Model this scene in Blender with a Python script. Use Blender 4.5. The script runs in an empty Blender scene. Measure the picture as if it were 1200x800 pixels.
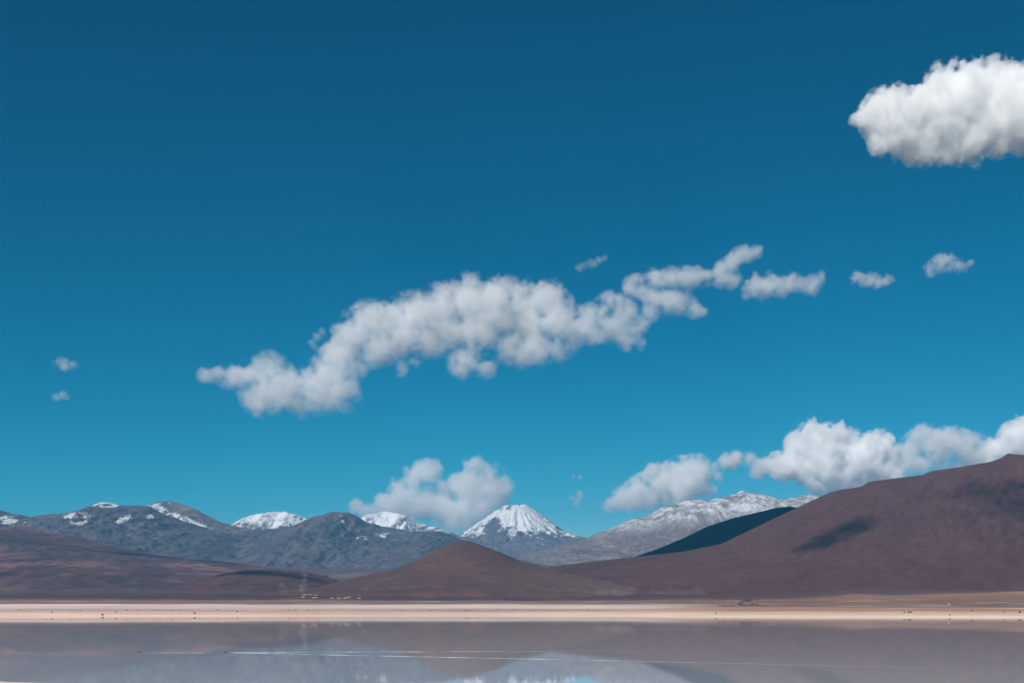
import bpy, math, random
import numpy as np
from mathutils import Vector, Quaternion

# ------------------------------------------------------------------ camera
sc = bpy.context.scene
FPX = 1667.0          # focal length in photo pixels (1200 wide): 50 mm lens
EYE = 15.0            # eye height above the lagoon
HOR = 710.0           # row of the horizon in the photograph
cam_d = bpy.data.cameras.new('camera')
cam = bpy.data.objects.new('camera', cam_d)
sc.collection.objects.link(cam)
cam.location = (0, 0, EYE)
cam.rotation_euler = (math.radians(90), 0, 0)
cam_d.sensor_width = 36.0
cam_d.lens = 36.0 * FPX / 1200.0
cam_d.shift_y = (HOR - 400.0) / 1200.0
cam_d.clip_start = 0.5
cam_d.clip_end = 250000.0
sc.camera = cam

# ------------------------------------------------------------------ sky, sun, exposure
SUN_EL = math.radians(43)
SUN_AZ = math.radians(-142)        # clockwise from +Y: behind the camera, to its left
S = Vector((math.sin(SUN_AZ) * math.cos(SUN_EL), math.cos(SUN_AZ) * math.cos(SUN_EL), math.sin(SUN_EL)))
w = bpy.data.worlds.new('World'); sc.world = w; w.use_nodes = True
wt = w.node_tree; wt.nodes.clear()
sky = wt.nodes.new('ShaderNodeTexSky'); sky.sky_type = 'NISHITA'
sky.sun_disc = False
sky.sun_elevation = SUN_EL
sky.sun_rotation = SUN_AZ
sky.altitude = 4300
sky.air_density = 1.0; sky.dust_density = 0.3; sky.ozone_density = 1.5
# colour grade of the whole sky: one tone curve per channel
sep = wt.nodes.new('ShaderNodeSeparateColor'); comb = wt.nodes.new('ShaderNodeCombineColor')
wt.links.new(sky.outputs[0], sep.inputs[0])
for ch, (ex, gain) in enumerate(((4.0, 0.0030), (1.4, 0.35), (1.30, 0.38))):
    pw = wt.nodes.new('ShaderNodeMath'); pw.operation = 'POWER'; pw.inputs[1].default_value = ex
    ml = wt.nodes.new('ShaderNodeMath'); ml.operation = 'MULTIPLY'; ml.inputs[1].default_value = gain
    src = sep.outputs[ch]
    if ch == 0:                                    # shoulder of the red curve
        mn = wt.nodes.new('ShaderNodeMath'); mn.operation = 'MINIMUM'; mn.inputs[1].default_value = 6.0
        wt.links.new(src, mn.inputs[0]); src = mn.outputs[0]
    wt.links.new(src, pw.inputs[0]); wt.links.new(pw.outputs[0], ml.inputs[0]); wt.links.new(ml.outputs[0], comb.inputs[ch])
bg = wt.nodes.new('ShaderNodeBackground'); bg.inputs[1].default_value = 0.10
wo = wt.nodes.new('ShaderNodeOutputWorld')
wt.links.new(comb.outputs[0], bg.inputs[0]); wt.links.new(bg.outputs[0], wo.inputs[0])
sun_d = bpy.data.lights.new('sun', 'SUN'); sun_d.energy = 5.0; sun_d.angle = math.radians(0.5)
sun_d.color = (1.0, 0.93, 0.87)
sun = bpy.data.objects.new('sun', sun_d); sc.collection.objects.link(sun)
sun.rotation_mode = 'QUATERNION'; sun.rotation_quaternion = S.to_track_quat('Z', 'Y')
sun.location = (0, 0, 3000)
sc.view_settings.view_transform = 'Standard'; sc.view_settings.look = 'None'
sc.view_settings.exposure = 0.0; sc.view_settings.gamma = 1.0
sc.view_settings.use_curve_mapping = False
cy = sc.cycles
cy.max_bounces = 28; cy.volume_bounces = 24; cy.transparent_max_bounces = 256
cy.use_denoising = True

# ------------------------------------------------------------------ helpers
C = sc.collection
rng = np.random.default_rng(7)

def link(o, name, kind=None, label=None, cat=None, group=None, parent=None):
    o.name = name
    if kind: o['kind'] = kind
    if label: o['label'] = label
    if cat: o['category'] = cat
    if group: o['group'] = group
    if parent is not None: o.parent = parent
    C.objects.link(o)
    return o

def mesh_from(name, V, Q, smooth=True):
    V = np.asarray(V, np.float32); Q = np.asarray(Q, np.int32)
    me = bpy.data.meshes.new(name)
    n, k = Q.shape
    me.vertices.add(len(V)); me.vertices.foreach_set('co', V.ravel())
    me.loops.add(n * k); me.loops.foreach_set('vertex_index', Q.ravel())
    me.polygons.add(n)
    me.polygons.foreach_set('loop_start', np.arange(0, n * k, k, dtype=np.int32))
    me.polygons.foreach_set('loop_total', np.full(n, k, np.int32))
    if smooth: me.polygons.foreach_set('use_smooth', np.ones(n, bool))
    me.update(calc_edges=True); me.validate()
    return me

def fft_noise(shape, spacing, beta, lo, hi, rs, aniso=None):
    """Gaussian random field: amplitude falls as k^-beta between wavelengths lo..hi (same unit as spacing)."""
    nd = len(shape)
    white = rs.standard_normal(shape).astype(np.float32)
    Fw = np.fft.rfftn(white)
    ks = []
    for i, (n, d) in enumerate(zip(shape, spacing)):
        f = np.fft.rfftfreq(n, d) if i == nd - 1 else np.fft.fftfreq(n, d)
        if aniso: f = f * aniso[i]
        sh = [1] * nd; sh[i] = len(f)
        ks.append(f.reshape(sh))
    k = np.sqrt(sum(a * a for a in ks)) + 1e-12
    A = k ** (-beta)
    A = A * (1 - np.exp(-(k * hi) ** 4)) * np.exp(-(k * lo) ** 2)
    r = np.fft.irfftn(Fw * A, s=shape)
    return (r - r.mean()) / (r.std() + 1e-12)

def smooth(a, b, x):
    t = np.clip((x - a) / (b - a), 0, 1)
    return t * t * (3 - 2 * t)

def ramp_node(nt, fac, stops):
    r = nt.nodes.new('ShaderNodeValToRGB')
    el = r.color_ramp.elements
    while len(el) < len(stops): el.new(0.5)
    for e, (p, c) in zip(el, stops):
        e.position = p; e.color = (*c, 1)
    nt.links.new(fac, r.inputs[0])
    return r.outputs[0]

def mixc(nt, fac, a, b, blend='MIX'):
    m = nt.nodes.new('ShaderNodeMix'); m.data_type = 'RGBA'; m.blend_type = blend
    for sock, v in ((m.inputs[0], fac), (m.inputs[6], a), (m.inputs[7], b)):
        if isinstance(v, (int, float)): sock.default_value = v
        elif isinstance(v, tuple): sock.default_value = (*v, 1)
        else: nt.links.new(v, sock)
    return m.outputs[2]

def noise_node(nt, scale, detail=6, rough=0.6, stretch=(1, 1, 1)):
    g = nt.nodes.new('ShaderNodeNewGeometry')
    mp = nt.nodes.new('ShaderNodeMapping'); mp.inputs['Scale'].default_value = stretch
    nt.links.new(g.outputs['Position'], mp.inputs[0])
    n = nt.nodes.new('ShaderNodeTexNoise'); n.inputs['Scale'].default_value = scale
    n.inputs['Detail'].default_value = detail; n.inputs['Roughness'].default_value = rough
    nt.links.new(mp.outputs[0], n.inputs['Vector'])
    return n.outputs['Fac']

def new_mat(name):
    m = bpy.data.materials.new(name); m.use_nodes = True
    nt = m.node_tree; nt.nodes.clear()
    out = nt.nodes.new('ShaderNodeOutputMaterial')
    return m, nt, out

def terrain_mat(name, spot=0.02, spot_amt=0.35, bump=0.0):
    """Albedo from the 'rock' colour attribute, varied by noise; 'snow' attribute lays snow over it."""
    m, nt, out = new_mat(name)
    p = nt.nodes.new('ShaderNodeBsdfPrincipled'); p.inputs['Roughness'].default_value = 0.95
    p.inputs['Specular IOR Level'].default_value = 0.15
    a = nt.nodes.new('ShaderNodeAttribute'); a.attribute_name = 'rock'
    n1 = noise_node(nt, spot, 8, 0.68)
    v = ramp_node(nt, n1, [(0.3, (1 - spot_amt,) * 3), (0.7, (1 + spot_amt,) * 3)])
    col = mixc(nt, 1.0, a.outputs['Color'], v, 'MULTIPLY')
    s = nt.nodes.new('ShaderNodeAttribute'); s.attribute_name = 'snow'
    col = mixc(nt, s.outputs['Fac'], col, (0.70, 0.72, 0.745))
    nt.links.new(col, p.inputs['Base Color'])
    if bump:
        b = nt.nodes.new('ShaderNodeBump'); b.inputs['Strength'].default_value = 0.6
        b.inputs['Distance'].default_value = bump
        nt.links.new(n1, b.inputs['Height']); nt.links.new(b.outputs[0], p.inputs['Normal'])
    nt.links.new(p.outputs[0], out.inputs[0])
    return m

def grid_object(name, X, Y, Z, rock, snow, mat, label, ):
    ny, nx = Z.shape
    V = np.stack([X.ravel(), Y.ravel(), Z.ravel()], 1)
    i = np.arange(ny * nx).reshape(ny, nx)
    Q = np.stack([i[:-1, :-1], i[:-1, 1:], i[1:, 1:], i[1:, :-1]], -1).reshape(-1, 4)
    me = mesh_from(name, V, Q)
    ca = me.attributes.new('rock', 'FLOAT_COLOR', 'POINT')
    rc = np.ones((ny * nx, 4), np.float32); rc[:, :3] = rock.reshape(-1, 3) * 0.86
    ca.data.foreach_set('color', rc.ravel())
    sa = me.attributes.new('snow', 'FLOAT', 'POINT')
    sa.data.foreach_set('value', np.broadcast_to(snow, Z.shape).astype(np.float32).ravel())
    me.materials.append(mat)
    return link(bpy.data.objects.new(name, me), name, 'structure', label)

def ground_z(x, y):
    """Lagoon bed, far shore and the long gravel fan rising to the mountains."""
    d = y - shore_y(x)
    t = [-600, -60, 0, 215, 615, 1115, 1515, 2900, 5900, 9900, 12900, 17900, 27900, 60000]
    h = [-5, -2, 0, 3.4, 10, 18.2, 25, 46, 112, 270, 430, 600, 700, 700]
    far = np.interp(d, t, h) + 15 * smooth(350, 1700, x) * smooth(700, 2500, d) * (1 - smooth(4000, 7000, d))
    e = 276 + 0.55 * np.maximum(-x - 86, 0) - 0.15 * np.maximum(x + 60, 0)     # edge of the near bank
    near = np.where(y < e, (e - y) * 0.013, (e - y) * 0.02)
    near = np.minimum(near, 13.2)
    return np.maximum(far, np.maximum(near, -4))

def shore_y(x):
    px = 600 + FPX * x / 2084.0
    row = np.interp(px, [-800, 0, 200, 500, 780, 850, 1000, 1200, 1600], [722.3, 722.2, 721.6, 721.2, 721.4, 722.4, 722.8, 723.2, 723.5])
    return EYE * FPX / (row - HOR) + 14 * np.sin(x / 131.0) + 9 * np.sin(x / 47.0 + 1.3)

# ------------------------------------------------------------------ ground
def axis(segs):
    out = []
    for a, b, n in segs: out.append(np.linspace(a, b, n, endpoint=False))
    return np.concatenate(out + [np.array([segs[-1][1]])])

xs_half = axis([(0, 1200, 80), (1200, 3000, 40), (3000, 9000, 36), (9000, 45000, 24)])
xs = np.concatenate([-xs_half[:0:-1], xs_half])
ys = axis([(-4000, -100, 12), (-100, 200, 12), (200, 330, 40), (330, 1900, 14), (1900, 4300, 170), (4300, 8000, 70), (8000, 16000, 60), (16000, 60000, 45)])
X, Y = np.meshgrid(xs, ys)
Z = ground_z(X, Y)
rs = np.random.default_rng(3)
gn = fft_noise(Z.shape, (1, 1), 1.4, 2, 60, rs)
gl = fft_noise(Z.shape, (1, 1), 1.6, 3, 90, rs, aniso=(1.0, 5.0))
d = Y - shore_y(X)
Z += np.where(d > 60, gn * np.interp(d, [0, 1500, 3000, 8000], [0.05, 0.4, 4, 10]), 0)
GZ = Z.copy()
pxx = 600 + FPX * X / np.maximum(Y, 300)
right = smooth(690, 900, pxx)
c_tan = np.array([0.84, 0.575, 0.43]); c_wht = np.array([0.84, 0.69, 0.585]); c_gry = np.array([0.56, 0.43, 0.39])
c_brn = np.array([0.24, 0.165, 0.15]); c_drk = np.array([0.098, 0.060, 0.060]); c_org = np.array([0.44, 0.255, 0.18])
def lerp(a, b, t): return a + (b - a) * t[..., None]
dn = d + gl * 45
shape3 = Z.shape + (3,)
left_c = np.broadcast_to(c_tan, shape3).copy()
left_c = lerp(left_c, c_wht, smooth(-10, 30, d) * (1 - smooth(40, 90, dn)))
left_c = lerp(left_c, c_gry, smooth(230, 330, dn))
left_c = lerp(left_c, c_wht, smooth(560, 700, dn) * 0.5)
left_c = lerp(left_c, c_brn, smooth(1180, 1230, d + gl * 14))
left_c = lerp(left_c, c_wht * 0.8, smooth(1500, 1540, dn) * (1 - smooth(1560, 1600, dn)) * smooth(350, 60, pxx) * smooth(-0.3, 0.5, gl))
left_c = lerp(left_c, c_drk, smooth(1650, 2300, dn))
right_c = np.broadcast_to(c_wht, shape3).copy()
right_c = lerp(right_c, c_tan, smooth(60, 140, dn))
right_c = lerp(right_c, c_org, smooth(230, 500, dn))
right_c = lerp(right_c, c_brn * 0.8, smooth(760, 830, dn))
right_c = lerp(right_c, c_org * 0.62, smooth(1150, 1300, dn))
right_c = lerp(right_c, c_drk, smooth(1700, 2100, d - 900 * smooth(500, 1500, X) + gl * 30))
gc = lerp(left_c, right_c, right)
gc = lerp(gc, c_wht, (d < -800).astype(float))
tong = fft_noise(Z.shape, (1, 1), 1.2, 1.5, 26, rs, aniso=(1.0, 3.0))
gc = lerp(gc, c_brn * 1.5, smooth(1.0, 1.9, tong) * smooth(120, 420, d) * (1 - smooth(1250, 1500, d)) * 0.55)
gc = lerp(gc, c_wht, smooth(1.0, 1.8, -tong) * smooth(150, 400, d) * (1 - smooth(1500, 2000, d)) * 0.5)
mott = 1 + 0.10 * gl + 0.05 * gn
gc = gc * np.clip(mott, 0.6, 1.4)[..., None]
far = smooth(5000, 9000, Y)
pinkn = fft_noise(Z.shape, (1, 1), 1.7, 2, 50, rs, aniso=(1.0, 2.0))
gfar = lerp(np.broadcast_to(np.array([0.125, 0.082, 0.092]), shape3), np.array([0.185, 0.115, 0.115]), smooth(-0.2, 1.2, pinkn))
gc = lerp(gc, gfar, far)
M_ground = terrain_mat('ground_salt_and_gravel', 0.05, 0.12)
grid_object('ground', X, Y, Z, gc, 0.0, M_ground, 'pale salt shore and brown gravel plain around the lagoon')

# ------------------------------------------------------------------ lagoon
m, nt, out = new_mat('lagoon_water')
p = nt.nodes.new('ShaderNodeBsdfPrincipled')
p.inputs['Base Color'].default_value = (0.55, 0.575, 0.60, 1)
p.inputs['Roughness'].default_value = 0.012; p.inputs['IOR'].default_value = 1.333
nz = noise_node(nt, 0.35, 4, 0.55, (0.6, 1, 1))
nzl = noise_node(nt, 0.012, 3, 0.5, (0.25, 1, 1))
mul = nt.nodes.new('ShaderNodeMath'); mul.operation = 'MULTIPLY'
rr = ramp_node(nt, nzl, [(0.42, (0.35,) * 3), (0.62, (1, 1, 1))])
nt.links.new(nz, mul.inputs[0]); nt.links.new(rr, mul.inputs[1])
b = nt.nodes.new('ShaderNodeBump'); b.inputs['Strength'].default_value = 0.006; b.inputs['Distance'].default_value = 1.0
nt.links.new(mul.outputs[0], b.inputs['Height']); nt.links.new(b.outputs[0], p.inputs['Normal'])
nt.links.new(p.outputs[0], out.inputs[0])
M_water = m
wx = np.linspace(-6000, 6000, 41); wy = np.linspace(120, 2600, 31)
WX, WY = np.meshgrid(wx, wy); i = np.arange(WX.size).reshape(WX.shape)
me = mesh_from('lagoon', np.stack([WX.ravel(), WY.ravel(), np.zeros(WX.size)], 1),
               np.stack([i[:-1, :-1], i[:-1, 1:], i[1:, 1:], i[1:, :-1]], -1).reshape(-1, 4))
me.materials.append(M_water)
link(bpy.data.objects.new('lagoon', me), 'lagoon', 'structure', 'still milky lagoon mirroring the brown hills')

# ------------------------------------------------------------------ hills and mountains
def ridge(name, label, D, sky_pts, front, back, step, rock, seed, mat, gully=0.16, gl_w=420., snow_fn=None, prof=1.35,
          jag=0.0, meander=0.03, red=0.3, xpad=0.0, spur=0.10, sink=0.0, plateau=0.0, shear=0.25, rough=0.006, mott_=0.16):
    """Mountain with a skyline taken from the photo, a real front and back slope, and gullies running down them."""
    rs = np.random.default_rng(seed)
    pts = np.array(sky_pts, float)
    x0, x1 = (pts[0, 0] - 600) / FPX * D - xpad, (pts[-1, 0] - 600) / FPX * D + xpad
    x = np.arange(x0, x1 + step, step); y = np.arange(D - front - meander * D, D + back + step, step * 1.25)
    X, Y = np.meshgrid(x, y)
    n1 = fft_noise(X.shape, (step, step), 1.6, 3 * step, 3500, rs)
    yR = D + meander * D * np.interp(np.arange(len(x)), np.linspace(0, len(x), 24), np.convolve(rs.standard_normal(26), [.25, .5, .25], 'valid'))[None, :] * 0.5
    px = 600 + FPX * X[:1] / yR
    jn = fft_noise((len(x),), (step,), 0.9, 1.2 * step, 900, rs) * jag
    H = (EYE + (HOR - np.interp(px, pts[:, 0], pts[:, 1]) + jn[None, :]) / FPX * yR)
    t = (yR - Y); u = np.where(t >= 0, t / front, -t / back)
    warp = fft_noise(X.shape, (step, step), 1.9, 4 * step, 5000, rs)
    uw = np.clip(u * (1 + spur * warp * smooth(0, 0.3, u)), 0, 1)
    # ridged gullies stretched down the slope, leaning sideways by 'shear'
    ny_, nx_ = X.shape
    def leaned(A):
        f = np.arange(nx_)[None, :] + shear * t / step
        i0 = np.floor(f).astype(int); fr = f - i0
        rows = np.arange(ny_)[:, None]
        return A[rows, i0 % nx_] * (1 - fr) + A[rows, (i0 + 1) % nx_] * fr
    g1 = leaned(fft_noise(X.shape, (step * 1.25, step), 1.1, 1.2 * step, gl_w, rs, aniso=(4.5, 1.0)))
    g2 = leaned(fft_noise(X.shape, (step * 1.25, step), 1.3, 2 * step, gl_w * 4, rs, aniso=(3.0, 1.0)))
    g3 = leaned(fft_noise(X.shape, (step * 1.25, step), 0.7, 1.0 * step, gl_w * 0.5, rs, aniso=(4.0, 1.0)))
    rid = 1.0 - np.abs(g1) * 0.55 - np.abs(g2) * 0.75 - np.abs(g3) * 0.28
    G = ground_z(X, Y) - 25
    rise = np.maximum(H - G, -40)
    body = (1 - uw) ** prof * (1 - smooth(0.78, 1.0, u))
    if plateau: body = np.where(t < 0, 1 - np.clip(u - plateau, 0, 1) ** 2, body)
    am = smooth(0.0, 0.22, u) * (1 - smooth(0.75, 1.0, u))
    Zm = G + rise * body + rise * gully * rid * am * (0.35 + 0.65 * body) - sink
    Zm += fft_noise(X.shape, (step * 1.25, step), 0.9, 1.0 * step, 500, rs) * rise * rough * smooth(0.01, 0.1, u)
    if jag: Zm += n1 * rise * 0.012 * smooth(0.02, 0.2, u)
    endf = np.minimum(smooth(x0, x0 + 6 * step, X), 1)
    Zm = np.where(rise > -35, Zm, G - 20)
    tone = fft_noise(X.shape, (step, step), 1.5, 2 * step, 2500, rs)
    tone2 = fft_noise(X.shape, (step, step), 1.4, 2 * step, 1500, rs, aniso=(2.5, 1.0))
    rock = np.array(rock)
    col = np.broadcast_to(rock[0], X.shape + (3,))
    col = lerp(col, rock[1], smooth(-0.3, 1.6, tone) * red * 2)
    col = lerp(col, rock[2], smooth(0.1, 1.6, leaned(tone2)) * 0.6)
    col = col * np.clip(1 + mott_ * g3 + 0.6 * mott_ * fft_noise(X.shape, (step, step), 0.5, step, 200, rs), 0.5, 1.6)[..., None]
    snow = 0.0
    if snow_fn is not None: snow = snow_fn(X, Y, Zm, u, rid, g3, g1, 600 + FPX * X / Y, HOR - FPX * (Zm - EYE) / Y)
    return grid_object(name, X, Y, Zm, col, snow, mat, label)

M_hill = terrain_mat('hill_scree', 0.03, 0.18, 1.0)
M_mtn = terrain_mat('mountain_rock', 0.02, 0.22, 1.5)
R_brown = ([0.110, 0.062, 0.059], [0.142, 0.074, 0.060], [0.086, 0.050, 0.054])
R_mauve = ([0.096, 0.046, 0.046], [0.118, 0.055, 0.051], [0.078, 0.038, 0.041])
R_dark = ([0.102, 0.096, 0.112], [0.155, 0.122, 0.126], [0.072, 0.074, 0.092])
R_grey = ([0.175, 0.145, 0.148], [0.235, 0.178, 0.165], [0.125, 0.112, 0.122])

# big hill to the right, its long left shoulder running down to the plain
ridge('hill', 'long brown scree hill rising to a small summit knob', 7600,
      [(560, 690), (620, 668), (650, 663), (690, 658), (745, 652), (800, 646), (845, 637), (870, 625), (900, 610.5), (935, 594), (970, 577.5), (985, 573.5), (1009, 570), (1019, 564),
       (1050, 560), (1082, 556), (1092, 551.5), (1125, 547), (1160, 541), (1172, 537), (1181, 531), (1190, 532), (1215, 534), (1260, 538), (1330, 560), (1450, 600), (1600, 660)],
      2700, 1100, 12, R_mauve, 11, M_hill, gully=0.045, gl_w=1500, prof=1.12, meander=0.0, red=0.3, spur=0.07, shear=0.6, rough=0.0012, mott_=0.05)
# hill in cloud shadow behind it
ridge('hill', 'rounded dark hill lying wholly in cloud shadow', 9600,
      [(700, 670), (735, 655), (770, 643), (800, 630.5), (830, 616), (860, 606.5), (890, 599.5), (910, 594.5), (925, 593), (940, 595), (980, 605), (1050, 640), (1100, 680)],
      2400, 1200, 16, R_brown, 12, M_hill, gully=0.03, gl_w=800, prof=1.1, meander=0.0, rough=0.002, mott_=0.06)
# low hill left of the cone
ridge('hill', 'low purple brown hill on the plain beside the cone hill', 8300,
      [(180, 694), (225, 684), (262, 671), (290, 667), (320, 667), (350, 668), (375, 673), (400, 681), (440, 690), (470, 696)],
      1500, 1500, 20, R_mauve, 13, M_hill, gully=0.03, gl_w=700, prof=1.1, meander=0.0)
# pink slopes on the left
ridge('hill', 'broad pink and mauve slope below the dark mountain', 13000,
      [(-260, 640), (-120, 612), (-40, 622), (0, 621), (12, 617), (28, 615.5), (50, 621), (75, 625), (95, 628), (115, 634), (150, 643), (180, 649), (215, 653), (250, 656), (290, 660), (340, 668), (400, 676)],
      6200, 2000, 24, ([0.108, 0.060, 0.064], [0.235, 0.122, 0.112], [0.054, 0.036, 0.044]), 14, M_hill, gully=0.07, gl_w=900, prof=1.25, red=0.5, spur=0.14)

def cone_hill():
    D = 6000.; cx = (545 - 600) / FPX * D
    x = np.arange(cx - 1500, cx + 1500, 10.); y = np.arange(D - 1100, D + 1100, 12.)
    X, Y = np.meshgrid(x, y)
    r = np.hypot(X - cx, Y - D) / D * FPX
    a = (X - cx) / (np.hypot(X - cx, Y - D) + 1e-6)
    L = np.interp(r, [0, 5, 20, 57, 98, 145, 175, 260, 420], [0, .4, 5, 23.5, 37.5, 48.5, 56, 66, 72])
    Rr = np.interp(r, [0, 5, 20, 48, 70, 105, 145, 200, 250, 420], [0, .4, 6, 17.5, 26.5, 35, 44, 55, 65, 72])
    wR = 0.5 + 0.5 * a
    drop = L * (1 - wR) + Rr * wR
    rs = np.random.default_rng(21)
    n = fft_noise(X.shape, (12, 10), 1.6, 30, 500, rs)
    Zm = EYE + (HOR - 633 - drop) / FPX * D + n * 2.2 * smooth(0, 60, r) 
    Zm = np.where(drop > 64, Zm - (drop - 64) * 6, Zm)
    tone = fft_noise(X.shape, (12, 10), 1.5, 25, 700, rs); t2 = fft_noise(X.shape, (12, 10), 1.3, 25, 300, rs)
    col = lerp(np.broadcast_to(np.array(R_brown[0]) * 0.90, X.shape + (3,)), np.array(R_brown[1]), smooth(-.2, 1.5, tone) * .7)
    col = lerp(col, np.array([0.075, 0.058, 0.07]), smooth(0.2, 1.6, t2) * .5)
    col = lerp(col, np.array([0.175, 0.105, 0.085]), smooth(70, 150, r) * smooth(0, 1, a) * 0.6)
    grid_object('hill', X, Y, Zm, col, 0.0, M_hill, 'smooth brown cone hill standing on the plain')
cone_hill()

# ---- left mountains
def snow_left(X, Y, Z, u, rid, tone, tone2, px, py):
    n = tone * 0.5 + tone2 * 0.6
    a = np.exp(-(((px - 90) / 17) ** 2 + ((py - 607) / 7) ** 2) * 1.3) * 2.0
    b = np.exp(-(((px - 140) / 13) ** 2 + ((py - 608) / 4) ** 2)) * 1.3
    c = np.exp(-(((px - 124) / 14) ** 2 + ((py - 590.5) / 2.6) ** 2)) * 2.4
    e = np.exp(-(((px - 176) / 5) ** 2 + ((py - 605) / 5) ** 2)) * 1.0
    f = np.exp(-(((px - 8) / 22) ** 2 + ((py - 610) / 5) ** 2)) * 1.6
    return smooth(0.55, 0.85, np.minimum(a + b + c + e * 0.6 + f, 1.2) * (0.85 + 1.25 * n)) * (u < 1) * 0.85
ridge('mountain', 'dark broad mountain with small snow patches under its crest', 16500,
      [(-220, 640), (-120, 600), (-60, 592), (-20, 594), (0, 597), (10, 599.5), (17, 602), (25, 602.3), (32, 605), (37, 606), (42, 604), (60, 602), (80, 600), (92, 597), (105, 592.5), (112, 590.5), (118, 588.5), (128, 588.5), (140, 591.5),
       (158, 592), (175, 592), (182, 596), (190, 601), (205, 606), (218, 611), (235, 616), (250, 620), (265, 624), (285, 634), (310, 650), (350, 668)],
      4200, 1800, 19, R_dark, 31, M_mtn, gully=0.075, gl_w=650, snow_fn=snow_left, jag=0.25, meander=0.02, prof=1.2)

def snow_j(X, Y, Z, u, rid, tone, tone2, px, py):
    n = tone * 0.5 + tone2 * 0.6
    line = np.interp(px, [170, 185, 200, 215, 222, 235, 260], [592, 597, 603, 610, 613, 618, 626])
    a = np.exp(-((py - line) / 4.5) ** 2) * smooth(262, 225, px) * 1.5
    c = np.exp(-(((px - 190) / 12) ** 2 + ((py - 590) / 3) ** 2)) * 0.9
    return smooth(0.5, 0.85, np.minimum(a + c, 1.3) * (0.85 + 1.0 * n)) * (u < 1) * 0.92
ridge('mountain', 'grey peak with a diagonal snow streak behind the dark mountain', 19500,
      [(120, 640), (150, 612), (168, 595), (178, 589.5), (186, 586.5), (198, 587), (208, 588.5), (220, 592.5), (232, 597), (246, 605), (256, 610), (268, 613.5), (280, 617), (300, 621), (330, 628), (370, 645)],
      3600, 1800, 19, R_grey, 32, M_mtn, gully=0.08, gl_w=500, snow_fn=snow_j, jag=0.25)

def snow_mid(X, Y, Z, u, rid, tone, tone2, px, py):
    n = tone * 0.5 + tone2 * 0.6
    a = np.exp(-(((px - 402) / 4) ** 2 + ((py - 607) / 4) ** 2)) * 1.5
    b = np.exp(-(((px - 448) / 7) ** 2 + ((py - 627) / 3.5) ** 2)) * 1.3
    c = np.exp(-(((px - 425) / 7) ** 2 + ((py - 630) / 2) ** 2)) * 1.1
    return smooth(0.6, 0.95, np.minimum(a + b + c, 1.2) * (0.8 + 1.2 * n)) * (u < 1) * 0.7
ridge('mountain', 'blue grey mountain with a rocky crest in front of the snow domes', 18000,
      [(230, 660), (262, 628), (290, 621), (320, 619), (345, 616), (358, 608), (372, 604), (384, 600.5), (391, 599), (400, 600), (408, 600.5), (418, 604), (430, 611), (448, 616), (470, 620), (482, 622.5), (500, 622), (512, 622), (525, 625), (538, 631), (552, 637), (580, 648), (640, 665)],
      4400, 1800, 19, R_dark, 33, M_mtn, gully=0.075, gl_w=650, snow_fn=snow_mid, jag=0.35, prof=1.2)

def snow_full(base, soft, amp, k=0.35):
    def f(X, Y, Z, u, rid, tone, tone2, px, py):
        return smooth(base + soft, base - soft, py + (tone2 * 0.6 + tone * 0.3) * amp - (rid - 0.4) * amp * k)
    return f
ridge('mountain', 'flat snow dome with a grey left end behind the blue mountains', 26000,
      [(235, 650), (255, 628), (268, 617), (275, 611.5), (285, 606), (300, 602), (315, 599.5), (325, 598.2), (335, 599.5), (345, 602), (358, 606), (372, 614), (395, 630), (420, 650)],
      3800, 1800, 24, R_grey, 34, M_mtn, gully=0.10, gl_w=480, snow_fn=snow_full(617, 7, 10), jag=0.5)
ridge('mountain', 'smooth white snow dome with a long tail toward the volcano', 26500,
      [(385, 650), (405, 625), (420, 608.5), (430, 602.5), (445, 599.5), (456, 599), (466, 600.5), (478, 604.5), (488, 609.5), (494, 613), (505, 616), (515, 618.5), (523, 621), (532, 625), (545, 629), (580, 640), (620, 655)],
      3800, 1800, 24, R_grey, 35, M_mtn, gully=0.10, gl_w=480, snow_fn=snow_full(620, 7, 10), jag=0.35)

def snow_right(X, Y, Z, u, rid, tone, tone2, px, py):
    line = np.interp(px, [600, 660, 700, 740, 780, 820, 870, 960], [628, 627, 627, 623, 616, 612, 608, 606])
    n = tone2 * 4 + tone * 4 + (0.4 - rid) * 5
    s = smooth(9, -9, py - line + n)
    return s * (0.10 + 0.60 * smooth(-0.6, 1.0, tone * 0.35 + tone2 * 0.75 + 0.0 + 0.25 * smooth(12, -12, py - line)))
ridge('mountain', 'rugged grey ridge dusted with snow above the shadowed hill', 21000,
      [(510, 672), (560, 660), (610, 650), (645, 640), (672, 634), (690, 629), (705, 622.5), (725, 615), (742, 607.5), (758, 603), (768, 598.5), (778, 594), (790, 590), (800, 586.5), (808, 584.5), (816, 586), (822, 584.5), (830, 588), (838, 583.5), (848, 581.5),
       (858, 579), (864, 578), (869, 574.5), (874, 577), (884, 577), (897, 579.5), (905, 582.5), (918, 584.5), (930, 583.5), (942, 580), (950, 578.5), (958, 581), (975, 590), (1020, 604), (1080, 640)],
      5200, 1800, 19, R_grey, 36, M_mtn, gully=0.10, gl_w=620, snow_fn=snow_right, jag=0.6, prof=1.15, shear=-0.55, rough=0.008)

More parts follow.
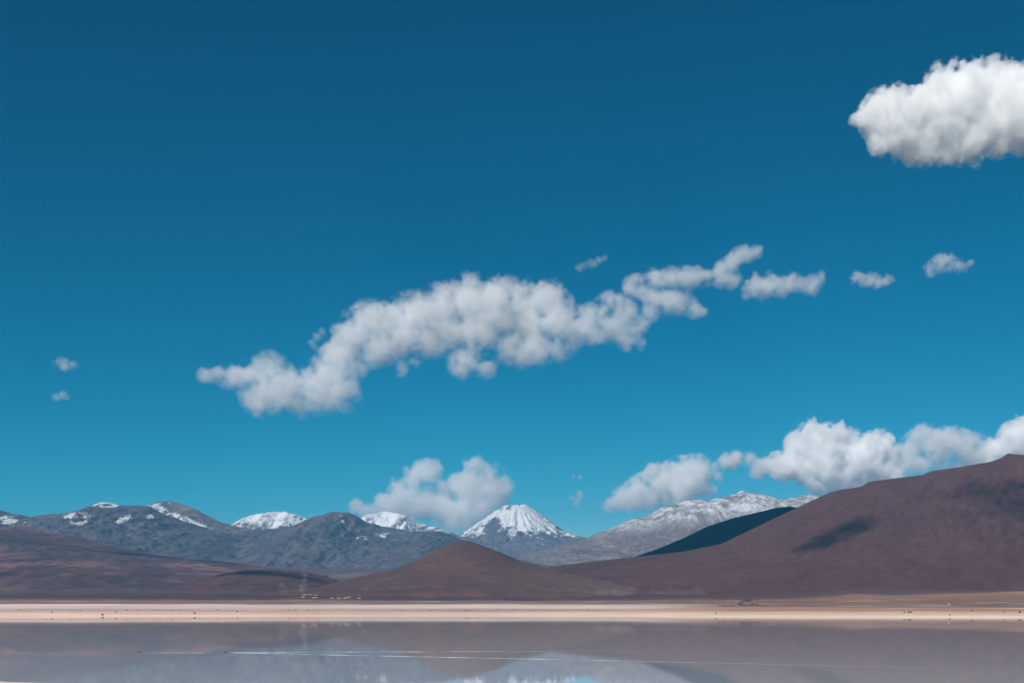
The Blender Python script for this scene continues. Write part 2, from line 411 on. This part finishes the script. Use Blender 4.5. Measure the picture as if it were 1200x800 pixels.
def volcano():
    D = 28500.; cx = (604 - 600) / FPX * D; mpp = D / FPX
    x = np.arange(cx - 3600, cx + 3600, 20.); y = np.arange(D - 3600, D + 2000, 28.)
    X, Y = np.meshgrid(x, y)
    rs = np.random.default_rng(41)
    R = np.hypot(X - cx, Y - D); th = np.arctan2(Y - D, X - cx)
    # polar noise: gullies radiate from the crater
    NT, NR = 720, 128
    pn = fft_noise((NR, NT), (1, 1), 1.0, 1.5, 70, rs, aniso=(5.0, 1.0))
    pn2 = fft_noise((NR, NT), (1, 1), 1.3, 5, 200, rs, aniso=(5.0, 1.0))
    wob = fft_noise(X.shape, (28, 20), 1.8, 60, 2500, rs)
    ti = ((th + 0.09 * wob) / (2 * np.pi) * NT) % NT; ri = np.clip(R / 4000 * NR, 0, NR - 2)
    def look(a):
        t0 = ti.astype(int) % NT; t1 = (t0 + 1) % NT; r0 = ri.astype(int); ft = ti - np.floor(ti); fr = ri - r0
        return (a[r0, t0] * (1 - ft) + a[r0, t1] * ft) * (1 - fr) + (a[r0 + 1, t0] * (1 - ft) + a[r0 + 1, t1] * ft) * fr
    g1, g2 = look(pn), look(pn2)
    rp = R / mpp
    drop = np.interp(rp, [0, 9, 13, 20, 35, 50, 62, 75, 90, 120, 150, 175, 195, 210, 260], [2.5, 1.2, 0.4, 4.5, 16, 27, 34, 39, 43.5, 50, 56, 66, 90, 130, 150])
    rimn = 0.9 * np.interp(th, np.linspace(-np.pi, np.pi, 40), np.append(rs.standard_normal(39), 0)) * np.exp(-((rp - 12) / 5) ** 2)
    am = smooth(12, 35, rp) * (1 - smooth(120, 220, rp))
    rid = 1 - np.abs(g1) * 0.5 - np.abs(g2) * 0.8
    Zm = EYE + (HOR - 591.5 - drop + rimn + 2.6 * rid * am - 0.8 * am + 0.8 * wob * am) / FPX * D
    py = HOR - FPX * (Zm - EYE) / Y
    px = 600 + FPX * X / Y
    tone = fft_noise(X.shape, (28, 20), 1.5, 40, 1500, rs)
    fine = fft_noise(X.shape, (28, 20), 1.0, 30, 300, rs)
    dens = 0.45 + 0.55 * smooth(578, 606, px) * smooth(662, 628, px)      # snow cover is densest just right of the summit, sparser to either side
    lim = np.interp(rp, [0, 20, 45, 65, 80, 100], [1.6, 1.1, 0.55, 0.1, -0.7, -2.5])
    snow = smooth(-0.25, 0.45, lim + dens * 1.6 - 1.3 + g1 * 0.33 + g2 * 0.22 + tone * 0.6 + fine * 0.36) * (0.86 + 0.1 * np.clip(fine, -1, 1))
    rock = np.array(R_grey)
    col = lerp(np.broadcast_to(rock[2], X.shape + (3,)), rock[0], smooth(-1, 1, tone))
    grid_object('mountain', X, Y, Zm, col, snow, M_mtn, 'conical snow covered volcano with a notched crater rim')
volcano()

# ------------------------------------------------------------------ clouds
def surface_nets(F, org, h):
    F = np.pad(F, 1, constant_values=-1e3 if F.min() < -1e2 else F.min() - 1)
    ins = F > 0
    n = np.array(F.shape)
    cnt = np.zeros(n - 1, np.int8); acc = np.zeros(tuple(n - 1) + (3,), np.float32)
    crn = [(i, j, k) for i in (0, 1) for j in (0, 1) for k in (0, 1)]
    def sub(A, c): return A[c[0]:n[0] - 1 + c[0], c[1]:n[1] - 1 + c[1], c[2]:n[2] - 1 + c[2]]
    for a in crn:
        for ax in range(3):
            if a[ax]: continue
            b = list(a); b[ax] = 1
            sa, sb = sub(ins, a), sub(ins, b)
            m = sa != sb
            fa, fb = sub(F, a)[m], sub(F, b)[m]
            t = fa / (fa - fb)
            pos = np.tile(np.array(a, np.float32), (len(t), 1)); pos[:, ax] = t
            acc[m] += pos; cnt[m] += 1
    act = cnt > 0
    idx = np.full(act.shape, -1, np.int32); idx[act] = np.arange(act.sum())
    cells = np.argwhere(act)
    V = (cells + acc[act] / cnt[act][:, None] - 1) * h + np.array(org)
    Qs = []
    for ax in range(3):
        u, v = (ax + 1) % 3, (ax + 2) % 3
        sl0 = [slice(1, -1)] * 3; sl1 = [slice(1, -1)] * 3
        sl0[ax] = slice(0, -1); sl1[ax] = slice(1, None)
        A, B = ins[tuple(sl0)], ins[tuple(sl1)]
        e = np.argwhere(A != B); up = A[A != B]
        e = e.copy(); o = np.ones(3, int); o[ax] = 0; e = e + o       # grid coordinates of the edge start
        def cell(du, dv):
            c = e.copy(); c[:, u] -= du; c[:, v] -= dv
            return idx[c[:, 0], c[:, 1], c[:, 2]]
        q = np.stack([cell(1, 1), cell(0, 1), cell(0, 0), cell(1, 0)], 1)
        q[~up] = q[~up][:, ::-1]
        Qs.append(q)
    return V, np.concatenate(Qs)

def vol_mat(name, dens, color=(1, 1, 1), aniso=0.0):
    m, nt, out = new_mat(name)
    v = nt.nodes.new('ShaderNodeVolumePrincipled')
    v.inputs['Color'].default_value = (*color, 1); v.inputs['Density'].default_value = dens
    v.inputs['Anisotropy'].default_value = aniso
    nt.links.new(v.outputs[0], out.inputs['Volume'])
    return m

def make_cloud(label, D, puffs, seed, vox=2.0, amp=0.30, k=0.20, soft=1.0, depth=0.9, group=None, world=None, hi=50., name='cloud', cat='cloud', beta=1.8, lo=1.6):
    """puffs: (column, row, radius) in photo pixels at distance D; a noisy implicit body is built in 3-D and skinned at two levels."""
    rs = np.random.default_rng(seed)
    mpp = D / FPX
    P = []
    for (px, py, r) in puffs:
        dy = rs.uniform(-1, 1) * r * 0.55 * depth * mpp
        y = D + dy
        P.append(((px - 600) / FPX * y, y, EYE + (HOR - py) / FPX * y, r * mpp))
    P = np.array(P)
    if world is not None: P = np.array(world, float)
    h = vox * mpp
    rmax = P[:, 3].max(); rmed = np.median(P[:, 3])
    lo_c = (P[:, :3] - P[:, 3:4]).min(0) - rmed * 1.3; hi_c = (P[:, :3] + P[:, 3:4]).max(0) + rmed * 1.3
    n = np.ceil((hi_c - lo_c) / h).astype(int)
    ax = [lo_c[i] + np.arange(n[i]) * h for i in range(3)]
    SS = np.zeros(tuple(n), np.float32); SR = np.zeros(tuple(n), np.float32); kk = rmed * 0.22
    for c in P:
        R = c[3] * 1.0 + kk * 6
        s = []
        for i in range(3):
            a = max(0, int((c[i] - R - lo_c[i]) / h)); b2 = min(n[i], int((c[i] + R - lo_c[i]) / h) + 2)
            s.append(slice(a, b2))
        d = np.sqrt((ax[0][s[0]][:, None, None] - c[0]) ** 2 + ((ax[1][s[1]][None, :, None] - c[1]) / depth) ** 2 + (ax[2][s[2]][None, None, :] - c[2]) ** 2)
        wgt = np.exp(np.clip((c[3] - d) / kk, -12, 30)); SS[tuple(s)] += wgt; SR[tuple(s)] += wgt * c[3]
    sdf = kk * np.log(SS + 1e-9)
    nz = fft_noise(tuple(n), (h, h, h), beta, lo * h, hi * mpp, rs)
    nzb = np.abs(fft_noise(tuple(n), (h, h, h), 1.9, 1.8 * h, 30 * mpp, rs)) - 0.8      # billows: round outside, creased inside
    nz2 = fft_noise(tuple(n), (h, h, h), 1.7, lo * h, 16 * mpp, rs)
    rl = np.where(SS > 1e-6, SR / np.maximum(SS, 1e-6), rmed)
    F = np.minimum(sdf + (nz * amp * 0.7 + nzb * amp * 0.8 + nz2 * amp * 0.16) * rl, sdf + 0.42 * rl)
    gx, gy, gz = np.gradient(sdf)
    lit = -(gx * S.x + gy * S.y * 0.5 + gz * S.z) / (np.sqrt(gx * gx + gy * gy + gz * gz) + 1e-6)
    edge = soft * (1.15 - 0.65 * np.clip(lit, 0, 1)).astype(np.float32)
    org = P[:, :3].mean(0)
    o = None
    # nested shells of ever denser vapour: (inset in puff radii, share of density, name)
    for inset, share, nm, st in ((-0.34, 0.10, name, 2), (-0.18, 0.20, 'cloud_fringe', 1), (0.0, 0.30, 'cloud_body', 1), (0.25, 0.40, 'cloud_core', 2)):
        if vox < 1.25: st = 1
        Fc = (F - inset * (edge if inset < 0 else soft) * rl)[::st, ::st, ::st]
        if o is not None and (Fc > 0).sum() < 30: break
        V, Q = surface_nets(Fc, lo_c, h * st)
        me = mesh_from(nm, V - org, Q, False); me.materials.append(vol_mat(nm + '_vapour', k * 0.68 * share / mpp))
        if o is None:
            o = link(bpy.data.objects.new(nm, me), nm, None, label, cat, group); o.location = org
        else:
            link(bpy.data.objects.new(nm, me), nm, 'stuff', parent=o)
    return o

G = 'clouds in the blue sky'
make_cloud('large dense white cumulus floating high above the brown hill', 10000,
           [(1019, 136, 16), (1034, 132, 19), (1052, 128, 20), (1038, 156, 18), (1030, 172, 9), (1068, 134, 24), (1066, 162, 22), (1092, 140, 26), (1108, 102, 22), (1120, 122, 28), (1110, 158, 26), (1140, 100, 25), (1148, 140, 30), (1172, 98, 24), (1183, 132, 32),
            (1212, 112, 32), (1232, 132, 30), (1082, 174, 14), (1135, 168, 18), (1165, 158, 17), (1195, 162, 14), (1110, 180, 10)],
           1, vox=2.1, amp=0.28, k=0.22, soft=0.8, group=G)
make_cloud('long ragged band of white cumulus trailing off in thin wisps', 20000,
           [(240, 440, 7), (255, 438, 9), (272, 440, 10), (290, 436, 12), (312, 432, 14), (296, 462, 13), (312, 455, 17), (305, 476, 9), (330, 458, 20), (348, 474, 11), (352, 448, 16), (372, 456, 18), (396, 456, 17), (384, 436, 16), (398, 430, 14), (396, 412, 16), (410, 414, 14), (418, 430, 9), (410, 392, 16), (425, 380, 17), (442, 384, 21), (440, 405, 17), (465, 372, 18), (472, 394, 21),
            (495, 366, 19), (500, 390, 20), (522, 358, 19), (530, 382, 20), (550, 350, 20), (560, 374, 21), (582, 350, 20), (590, 374, 20), (612, 356, 20), (622, 378, 19), (640, 354, 19), (652, 376, 18), (662, 392, 14), (545, 424, 13), (556, 410, 10), (568, 430, 9), (572, 398, 12), (598, 402, 15), (612, 416, 11), (630, 404, 15), (652, 408, 11),
            (674, 384, 13), (690, 374, 13), (704, 366, 12), (718, 358, 12), (700, 392, 9), (716, 380, 10), (732, 366, 11), (726, 392, 9), (736, 400, 8), (748, 403, 6), (744, 384, 9), (757, 380, 7), (740, 332, 10), (752, 342, 9), (765, 350, 11), (762, 364, 9), (770, 326, 10), (786, 326, 10), (802, 324, 9), (782, 352, 10), (798, 354, 10), (812, 360, 8), (825, 364, 5), (814, 322, 8), (826, 320, 8), (838, 322, 8), (848, 327, 8), (860, 329, 7), (846, 314, 7), (858, 304, 9), (872, 298, 9), (888, 294, 6), (470, 430, 7), (486, 424, 7)],
           2, vox=2.2, amp=0.48, k=0.10, soft=1.5, group=G, depth=1.0)
make_cloud('flat white cloud fragment at the right end of the ragged cloud band', 20000,
           [(878, 338, 8), (888, 330, 9), (900, 334, 11), (912, 332, 9), (924, 334, 10), (936, 333, 9), (947, 333, 9), (956, 328, 7), (962, 322, 4)], 3, vox=1.5, amp=0.42, k=0.11, soft=1.6, group=G)
make_cloud('small flat white puff right of the ragged band', 18000, [(1004, 325, 6), (1012, 328, 6), (1021, 328, 7), (1030, 329, 6), (1038, 328, 5), (1046, 327, 3)], 4, vox=1.0, amp=0.38, k=0.13, soft=1.6, group=G, hi=30)
make_cloud('small arched white puff with a wispy right end', 18000, [(1089, 316, 6), (1096, 312, 6), (1103, 307, 7), (1109, 303, 6), (1115, 309, 6), (1123, 312, 6), (1131, 311, 4), (1138, 307, 2.5)], 5, vox=1.0, amp=0.38, k=0.13, soft=1.6, group=G, hi=30)
make_cloud('tiny faint puff, upper of two over the dark mountain', 20000, [(68, 423, 4.5), (76, 428, 5.5), (85, 427, 4)], 6, vox=0.9, amp=0.40, k=0.10, soft=1.8, group=G, hi=20)
make_cloud('tiny faint puff, lower of two over the dark mountain', 20000, [(66, 465, 4), (73, 463, 4), (79, 465, 2.5)], 7, vox=0.9, amp=0.40, k=0.10, soft=1.8, group=G, hi=20)
make_cloud('thin detached wisp above the left part of the ragged band', 20000, [(377, 388, 3.5), (371, 394, 4), (366, 401, 3.5), (368, 406, 3)], 8, vox=0.9, amp=0.40, k=0.07, soft=2.0, group=G, hi=20)
make_cloud('thin slanting wisp above the right part of the ragged band', 20000, [(678, 313, 3.5), (684, 310, 4), (690, 308, 4), (696, 308, 3.5), (702, 305, 3.5), (708, 302, 3)], 9, vox=0.9, amp=0.34, k=0.07, soft=2.0, group=G, hi=20)
make_cloud('soft white cloud rising behind the snow dome and the volcano', 48000,
           [(418, 592, 7), (430, 600, 8), (452, 592, 12), (470, 577, 14), (484, 562, 13), (498, 552, 11), (512, 547, 6), (452, 606, 13), (480, 593, 15), (500, 592, 14), (520, 583, 16), (545, 577, 19), (555, 546, 10), (568, 556, 12), (576, 575, 17), (590, 574, 8), (540, 600, 17), (520, 603, 13), (563, 597, 14)],
           10, vox=1.9, amp=0.42, k=0.15, soft=1.4, group=G, depth=1.1)
make_cloud('tiny wisp, upper of two right of the volcano', 42000, [(672, 559, 2.5), (679, 558, 3)], 11, vox=0.8, amp=0.3, k=0.1, group=G, hi=15)
make_cloud('tiny white puff, lower of two right of the volcano', 42000, [(670, 583, 3), (677, 588, 4.5), (679, 579, 4)], 12, vox=0.8, amp=0.3, k=0.14, group=G, hi=15)
make_cloud('white cumulus bank sloping down over the snowy ridge', 36000,
           [(718, 588, 9), (735, 583, 12), (752, 576, 15), (772, 566, 17), (790, 558, 15), (808, 556, 17), (822, 552, 13), (800, 574, 15), (775, 580, 12), (825, 570, 10), (853, 541, 8), (865, 537, 9), (878, 536, 6), (890, 548, 9), (840, 556, 6)],
           13, vox=1.6, amp=0.38, k=0.22, soft=1.3, group=G)
make_cloud('tall bright cumulus standing behind the left shoulder of the brown hill', 34000,
           [(940, 520, 15), (957, 513, 17), (972, 523, 19), (985, 515, 16), (942, 543, 16), (920, 545, 13), (903, 545, 10), (1000, 540, 22), (1020, 528, 17), (1035, 523, 14), (1030, 548, 18), (965, 550, 17), (985, 560, 14), (1010, 562, 14), (958, 572, 8), (980, 574, 8), (1045, 556, 13)],
           14, vox=1.9, amp=0.34, k=0.36, group=G)
make_cloud('thin veil of cloud just above the brown hill crest', 34000,
           [(1052, 545, 14), (1062, 530, 15), (1075, 520, 14), (1088, 518, 16), (1110, 516, 15), (1130, 522, 16), (1145, 528, 13), (1078, 543, 12), (1100, 538, 12), (1090, 503, 4), (1125, 540, 10)],
           15, vox=1.8, amp=0.34, k=0.13, group=G)
make_cloud('bright cumulus rising behind the summit knob of the brown hill', 34000,
           [(1140, 540, 10), (1165, 528, 13), (1180, 520, 14), (1195, 512, 16), (1213, 507, 20), (1232, 502, 20), (1165, 545, 14), (1200, 535, 18)],
           16, vox=2.1, amp=0.34, k=0.34, group=G)

# clouds above the frame: they throw the dark patches seen on the hills
def shade_cloud(label, target, size, zc, seed, nx=4, ny=3, tilt=0.0, k=0.9):
    t = Vector(target); c = t + S * ((zc - t.z) / S.z)
    rs = np.random.default_rng(seed)
    W = []
    for i in range(nx):
        for j in range(ny):
            fx = ((i + .5) / nx - .5); fy = ((j + .5) / ny - .5)
            r = min(size[0] / nx, size[1] / ny) * rs.uniform(.75, .95)
            W.append((c.x + fx * size[0], c.y + fy * size[1] + tilt * fx * size[0], c.z + rs.uniform(-.2, .2) * r, r))
    D = FPX * min(size) / 40.0
    make_cloud(label, D, [], seed, vox=4.0, amp=0.42, k=k, group='clouds overhead that shade the hills', world=W, depth=1.0)
shade_cloud('dense white cloud overhead casting shade on the rounded hill', (1330, 8950, 380), (1350, 1500), 4600, 51, 4, 4)
shade_cloud('narrow white cloud overhead casting a streak of shade on the brown hill', (1520, 6650, 340), (430, 190), 4200, 52, 4, 2, tilt=0.9, k=0.045)
shade_cloud('small white cloud overhead casting shade at the far right of the brown hill', (2520, 6800, 420), (420, 700), 4200, 55, 2, 3, k=0.025)
shade_cloud('flat white cloud overhead casting shade on the low purple hill', (-1530, 8050, 190), (330, 300), 4800, 53, 3, 2, k=0.11)
shade_cloud('small flat cloud overhead shading the end of the low purple hill', (-1190, 7900, 170), (240, 230), 4800, 56, 3, 2, tilt=-0.5, k=0.09)
shade_cloud('long white cloud overhead casting shade at the foot of the dark mountain', (-2950, 12300, 430), (900, 420), 6500, 54, 4, 2, k=0.07)

# ------------------------------------------------------------------ haze
m = vol_mat('haze_air', 1.9e-5, (0.08, 0.50, 0.88))
hb = [(-45000, -5000, -12), (45000, 33000, 2160)]
V = [(hb[i][0], hb[j][1], hb[k2][2]) for i in (0, 1) for j in (0, 1) for k2 in (0, 1)]
Q = [(0, 1, 3, 2), (4, 6, 7, 5), (0, 4, 5, 1), (2, 3, 7, 6), (0, 2, 6, 4), (1, 5, 7, 3)]
me = mesh_from('haze', V, Q, False); me.materials.append(m)
link(bpy.data.objects.new('haze', me), 'haze', 'stuff', 'thin blue haze of air lying over the whole plain')

# ------------------------------------------------------------------ dust lifted by the wind
def dust(label, D, puffs, seed, k, vox=1.0):
    o = make_cloud(label, D, puffs, seed, vox=vox, amp=0.5, k=k, name='dust_plume', cat=None, hi=25, depth=1.0)
    o['kind'] = 'stuff'
dust('pale dust plume whirling up between the low hill and the cone hill', 5600, [(354, 693, 4), (355, 687, 4), (356, 680, 3.5), (357, 673, 3.5), (345, 695, 4)], 61, 0.03)
dust('faint low dust drifting beside the whirling plume', 5700, [(328, 694, 4), (334, 691, 4), (318, 695, 3), (330, 684, 3.5)], 62, 0.016)
dust('low pale dust along the foot of the cone hill', 5300, [(x_, 696.5 + 1.5 * math.sin(x_ * 0.9), 6 + 1.5 * math.sin(x_ * 0.37)) for x_ in range(430, 830, 5)], 63, 0.011, 2.6)

# ------------------------------------------------------------------ rocks, salt, birds
def simple_mat(name, c, rough=0.9, var=0.3, scale=0.6):
    m, nt, out = new_mat(name)
    p = nt.nodes.new('ShaderNodeBsdfPrincipled'); p.inputs['Roughness'].default_value = rough
    n = noise_node(nt, scale, 6, 0.65)
    col = ramp_node(nt, n, [(0.3, tuple(v * (1 - var) for v in c)), (0.7, tuple(v * (1 + var) for v in c))])
    nt.links.new(col, p.inputs['Base Color']); nt.links.new(p.outputs[0], out.inputs[0])
    return m
M_rock = simple_mat('dark_lava_rock', (0.045, 0.036, 0.034))
M_stone = simple_mat('brown_stone', (0.15, 0.11, 0.10))
M_salt = simple_mat('salt_crust', (0.52, 0.44, 0.39), 0.8, 0.15, 0.2)
M_bird = simple_mat('dark_plumage', (0.035, 0.03, 0.03), 0.7, 0.3, 8)

def lump(seed, nu=14, nv=9, rough=0.32, flat=0.7):
    rs = np.random.default_rng(seed)
    dirs = rs.standard_normal((16, 3)); dirs /= np.linalg.norm(dirs, axis=1)[:, None]
    offs = rs.uniform(0.62, 1.0, 16)
    V, Q = [], []
    for j in range(nv):
        ph = math.pi * j / (nv - 1)
        for i in range(nu):
            th = 2 * math.pi * (i + 0.5 * (j % 2)) / nu
            v = np.array([math.sin(ph) * math.cos(th), math.sin(ph) * math.sin(th), math.cos(ph)])
            dd = dirs @ v                                     # cut by random planes: faceted boulder
            r = min(1.0, (offs[dd > 0.15] / dd[dd > 0.15]).min() if (dd > 0.15).any() else 1.0)
            v = v * r * (1 + rs.uniform(-1, 1) * 0.05); v[2] *= flat
            V.append(v)
    for j in range(nv - 1):
        for i in range(nu):
            a = j * nu + i; b = j * nu + (i + 1) % nu
            Q.append((a, a + nu, b + nu, b))
    return mesh_from('rock', V, Q, False)
rock_me = []
for q in range(6):
    me = lump(100 + q, rough=0.3); me.materials.append(M_rock); rock_me.append(me)

def ground_h(x, y):
    """Height of the ground sheet itself."""
    i = int(np.clip(np.searchsorted(ys, y) - 1, 0, len(ys) - 2)); j = int(np.clip(np.searchsorted(xs, x) - 1, 0, len(xs) - 2))
    fy = (y - ys[i]) / (ys[i + 1] - ys[i]); fx = (x - xs[j]) / (xs[j + 1] - xs[j])
    return float((GZ[i, j] * (1 - fx) + GZ[i, j + 1] * fx) * (1 - fy) + (GZ[i + 1, j] * (1 - fx) + GZ[i + 1, j + 1] * fx) * fy)

def ground_at(px, d):
    x = (px - 600) / FPX * d
    return x, d, ground_h(x, d)

def depth_of_row(px, row):
    """Distance at which the ground shows at that photo row."""
    ds = np.linspace(1960, 4200, 900)
    xs_ = (px - 600) / FPX * ds
    zz = ground_z(xs_, ds)
    rows = HOR - FPX * (zz - EYE) / ds
    return float(ds[np.argmin(np.abs(rows - row))])

def put(me, name, px, row, size, label, cat, group=None, rot=0.0, sq=(1, 1, 1)):
    dd = depth_of_row(px, row)
    x, y, z = ground_at(px, dd)
    o = bpy.data.objects.new(name, me)
    o.location = (x, y, z + size * 0.28 * sq[2]); o.rotation_euler = (0, 0, rot); o.scale = (size * sq[0], size * sq[1], size * sq[2])
    return link(o, name, None, label, cat, group)

rr_ = random.Random(5)
outcrop = [(843, 709.5, 3), (847, 709, 4), (851, 710, 3.5), (857, 709.5, 4), (861, 709, 3.5), (866, 707.8, 5), (869, 705.6, 5), (872, 704.2, 6), (875, 704.6, 5), (877, 704, 6), (880, 704.4, 5),
           (869, 708.6, 5), (873, 709, 4), (878, 708.6, 5), (882, 708.4, 5), (886, 708.4, 5), (890, 708.6, 4), (895, 709, 3.5), (903, 703, 4)]
for i_, (px, row, sz) in enumerate(outcrop):
    put(rock_me[i_ % 6], 'rock', px, row, sz, 'dark lava rock in the outcrop on the far shore', 'rock', 'dark rocks of the outcrop on the far shore', rr_.uniform(0, 6), (0.95, 0.75, 0.62))
big = [(61, 717.6, 1.8), (120, 720.4, 2.2), (136, 717.2, 1.7), (228, 718.4, 2.4), (278, 716.0, 2.2), (547, 715.5, 1.8), (1065, 717.2, 2.3), (1060, 717.3, 1.8), (1068, 717.3, 1.8), (1113, 720.5, 1.6), (1139, 715.5, 1.8), (1195, 717.5, 2.4), (1177, 717, 1.6), (839, 718.4, 1.8)]
for i_, (px, row, sz) in enumerate(big):
    put(rock_me[i_ % 6], 'boulder', px, row, sz, 'lone dark boulder on the pale salt shore', 'boulder', 'lone boulders on the salt shore', rr_.uniform(0, 6), (1.0, 1.0, 1.1))
stone_me = [me_.copy() for me_ in rock_me]
for me_ in stone_me: me_.materials[0] = M_stone
xs_row = sorted(rr_.uniform(175, 720) for _ in range(70)) + [rr_.uniform(15, 175) for _ in range(14)]
for i_, px in enumerate(xs_row):
    put(stone_me[i_ % 6], 'stone', px, 714.6 + rr_.uniform(-.5, .5), rr_.uniform(0.9, 1.7), 'small dark stone in the row along the salt flat', 'stone', 'small stones along the salt flat', rr_.uniform(0, 6), (1.1, 1.0, 0.9))
salt_me = lump(140, 16, 9, 0.2, 0.5); salt_me.materials.append(M_salt)
for i_, (px, row, sz) in enumerate([(357, 697.5, 12), (364, 697.2, 14), (370, 697.4, 10), (356, 700.6, 9), (370, 701, 14), (389, 701.2, 10), (398, 700.8, 12), (406, 700.5, 14), (410, 699, 9), (421, 701, 9)]):
    x, y, z = ground_at(px, 4300 + (702 - row) * 190)
    o = bpy.data.objects.new('salt_mound', salt_me); o.location = (x, y, z + 1.0); o.scale = (sz, sz * 0.8, 4.0); o.rotation_euler = (0, 0, rr_.uniform(0, 6))
    link(o, 'salt_mound', None, 'low white salt mound on the brown plain by the cone hill', 'salt mound', 'white salt mounds at the foot of the cone hill')
put(salt_me, 'salt_mound', 1112, 708.2, 3.4, 'single white salt mound on the orange shore', 'salt mound')

def duck_mesh():
    """Duck afloat, heading -X: one lofted skin from tail to breast, then neck, head and bill."""
    rings = [(0.30, 0.10, 0.006, 0.006), (0.24, 0.085, 0.05, 0.025), (0.14, 0.07, 0.10, 0.07), (0.0, 0.06, 0.125, 0.095), (-0.13, 0.06, 0.11, 0.09), (-0.20, 0.09, 0.075, 0.075),
             (-0.215, 0.15, 0.042, 0.045), (-0.22, 0.20, 0.034, 0.036), (-0.235, 0.245, 0.04, 0.042), (-0.275, 0.25, 0.036, 0.036), (-0.31, 0.24, 0.02, 0.014), (-0.36, 0.232, 0.02, 0.008), (-0.37, 0.23, 0.004, 0.003)]
    V, Q, N = [], [], 10
    for q, (x, z, ry, rz) in enumerate(rings):
        x0 = rings[max(q - 1, 0)]; x1 = rings[min(q + 1, len(rings) - 1)]
        tx, tz = x1[0] - x0[0], x1[1] - x0[1]; L = math.hypot(tx, tz); nx_, nz_ = -tz / L, tx / L
        for i in range(N):
            a = 2 * math.pi * i / N
            V.append((x + nx_ * math.sin(a) * rz, math.cos(a) * ry, z + nz_ * math.sin(a) * rz))
    for q in range(len(rings) - 1):
        for i in range(N):
            a = q * N + i; b = q * N + (i + 1) % N
            Q.append((a, b, b + N, a + N))
    me = mesh_from('duck', V, Q); me.materials.append(M_bird)
    return me
dm = duck_mesh()
def on_water(px, row):
    dd = EYE * FPX / (row - HOR)
    return (px - 600) / FPX * dd, dd
for px, row, lab in ((163, 764, 'dark duck swimming ahead, leading on the still lagoon'), (264, 764, 'dark duck trailing a long bright wake across the lagoon')):
    x, y = on_water(px, row)
    o = bpy.data.objects.new('duck', dm); o.location = (x, y, -0.02); o.scale = (1.9, 1.9, 1.9); o.rotation_euler = (0, 0, math.radians(-12))
    link(o, 'duck', None, lab, 'duck', 'ducks swimming on the lagoon')

# wakes: trains of low crests on the water
def wake(p0, pts, amp, width, seed, label):
    """Crests follow the polyline; they rise from nothing at the duck and die away at the end."""
    rs = np.random.default_rng(seed)
    P = np.array(pts, float); seg = np.hypot(*np.diff(P, axis=0).T); L = np.concatenate([[0], np.cumsum(seg)])
    n = int(L[-1] / 0.5); sl = np.linspace(0, L[-1], n)
    cx = np.interp(sl, L, P[:, 0]); cyy = np.interp(sl, L, P[:, 1])
    tx = np.gradient(cx); ty = np.gradient(cyy); l = np.hypot(tx, ty); nx_, ny_ = -ty / l, tx / l
    K = 19; off = np.linspace(-1, 1, K)
    f = np.clip(sl / 4, 0, 1) * (1 - smooth(0.35, 1.0, sl / L[-1])) * (0.75 + 0.25 * fft_noise((n,), (0.5,), 1, 1, 30, rs))
    wdt = width * (0.35 + 0.65 * np.clip(sl / 40, 0, 1))
    prof_ = np.cos(off * math.pi * 3.0) * (1 - off ** 2) ** 1.5
    V = np.zeros((n, K, 3))
    V[..., 0] = cx[:, None] + nx_[:, None] * off * wdt[:, None]; V[..., 1] = cyy[:, None] + ny_[:, None] * off * wdt[:, None]
    V[..., 2] = 0.004 + amp * (1 + prof_)[None, :] * (1 - off ** 2)[None, :] * f[:, None] * 0.5
    i = np.arange(n * K).reshape(n, K)
    Q = np.stack([i[:-1, :-1], i[1:, :-1], i[1:, 1:], i[:-1, 1:]], -1).reshape(-1, 4)
    me = mesh_from('wake', V.reshape(-1, 3), Q); me.materials.append(M_wake)
    link(bpy.data.objects.new('wake', me), 'wake', 'stuff', label)
m, nt, out = new_mat('wake_water')
p = nt.nodes.new('ShaderNodeBsdfPrincipled'); p.inputs['Base Color'].default_value = (0.55, 0.60, 0.62, 1)
p.inputs['Roughness'].default_value = 0.12; p.inputs['IOR'].default_value = 1.333
nt.links.new(p.outputs[0], out.inputs[0]); M_wake = m
wake(None, [on_water(*q) for q in ((266, 764), (430, 763.4), (620, 762.7), (820, 762))], 0.07, 0.6, 71, 'bright far arm of the duck wake on the water')
wake(None, [on_water(*q) for q in ((266, 764.1), (430, 767.8), (600, 771.2), (850, 776.5), (1090, 782.5))], 0.09, 0.7, 72, 'bright near arm of the duck wake on the water')
wake(None, [on_water(*q) for q in ((165, 764.1), (230, 764.6), (290, 765.2))], 0.05, 0.4, 73, 'short faint wake behind the leading duck')
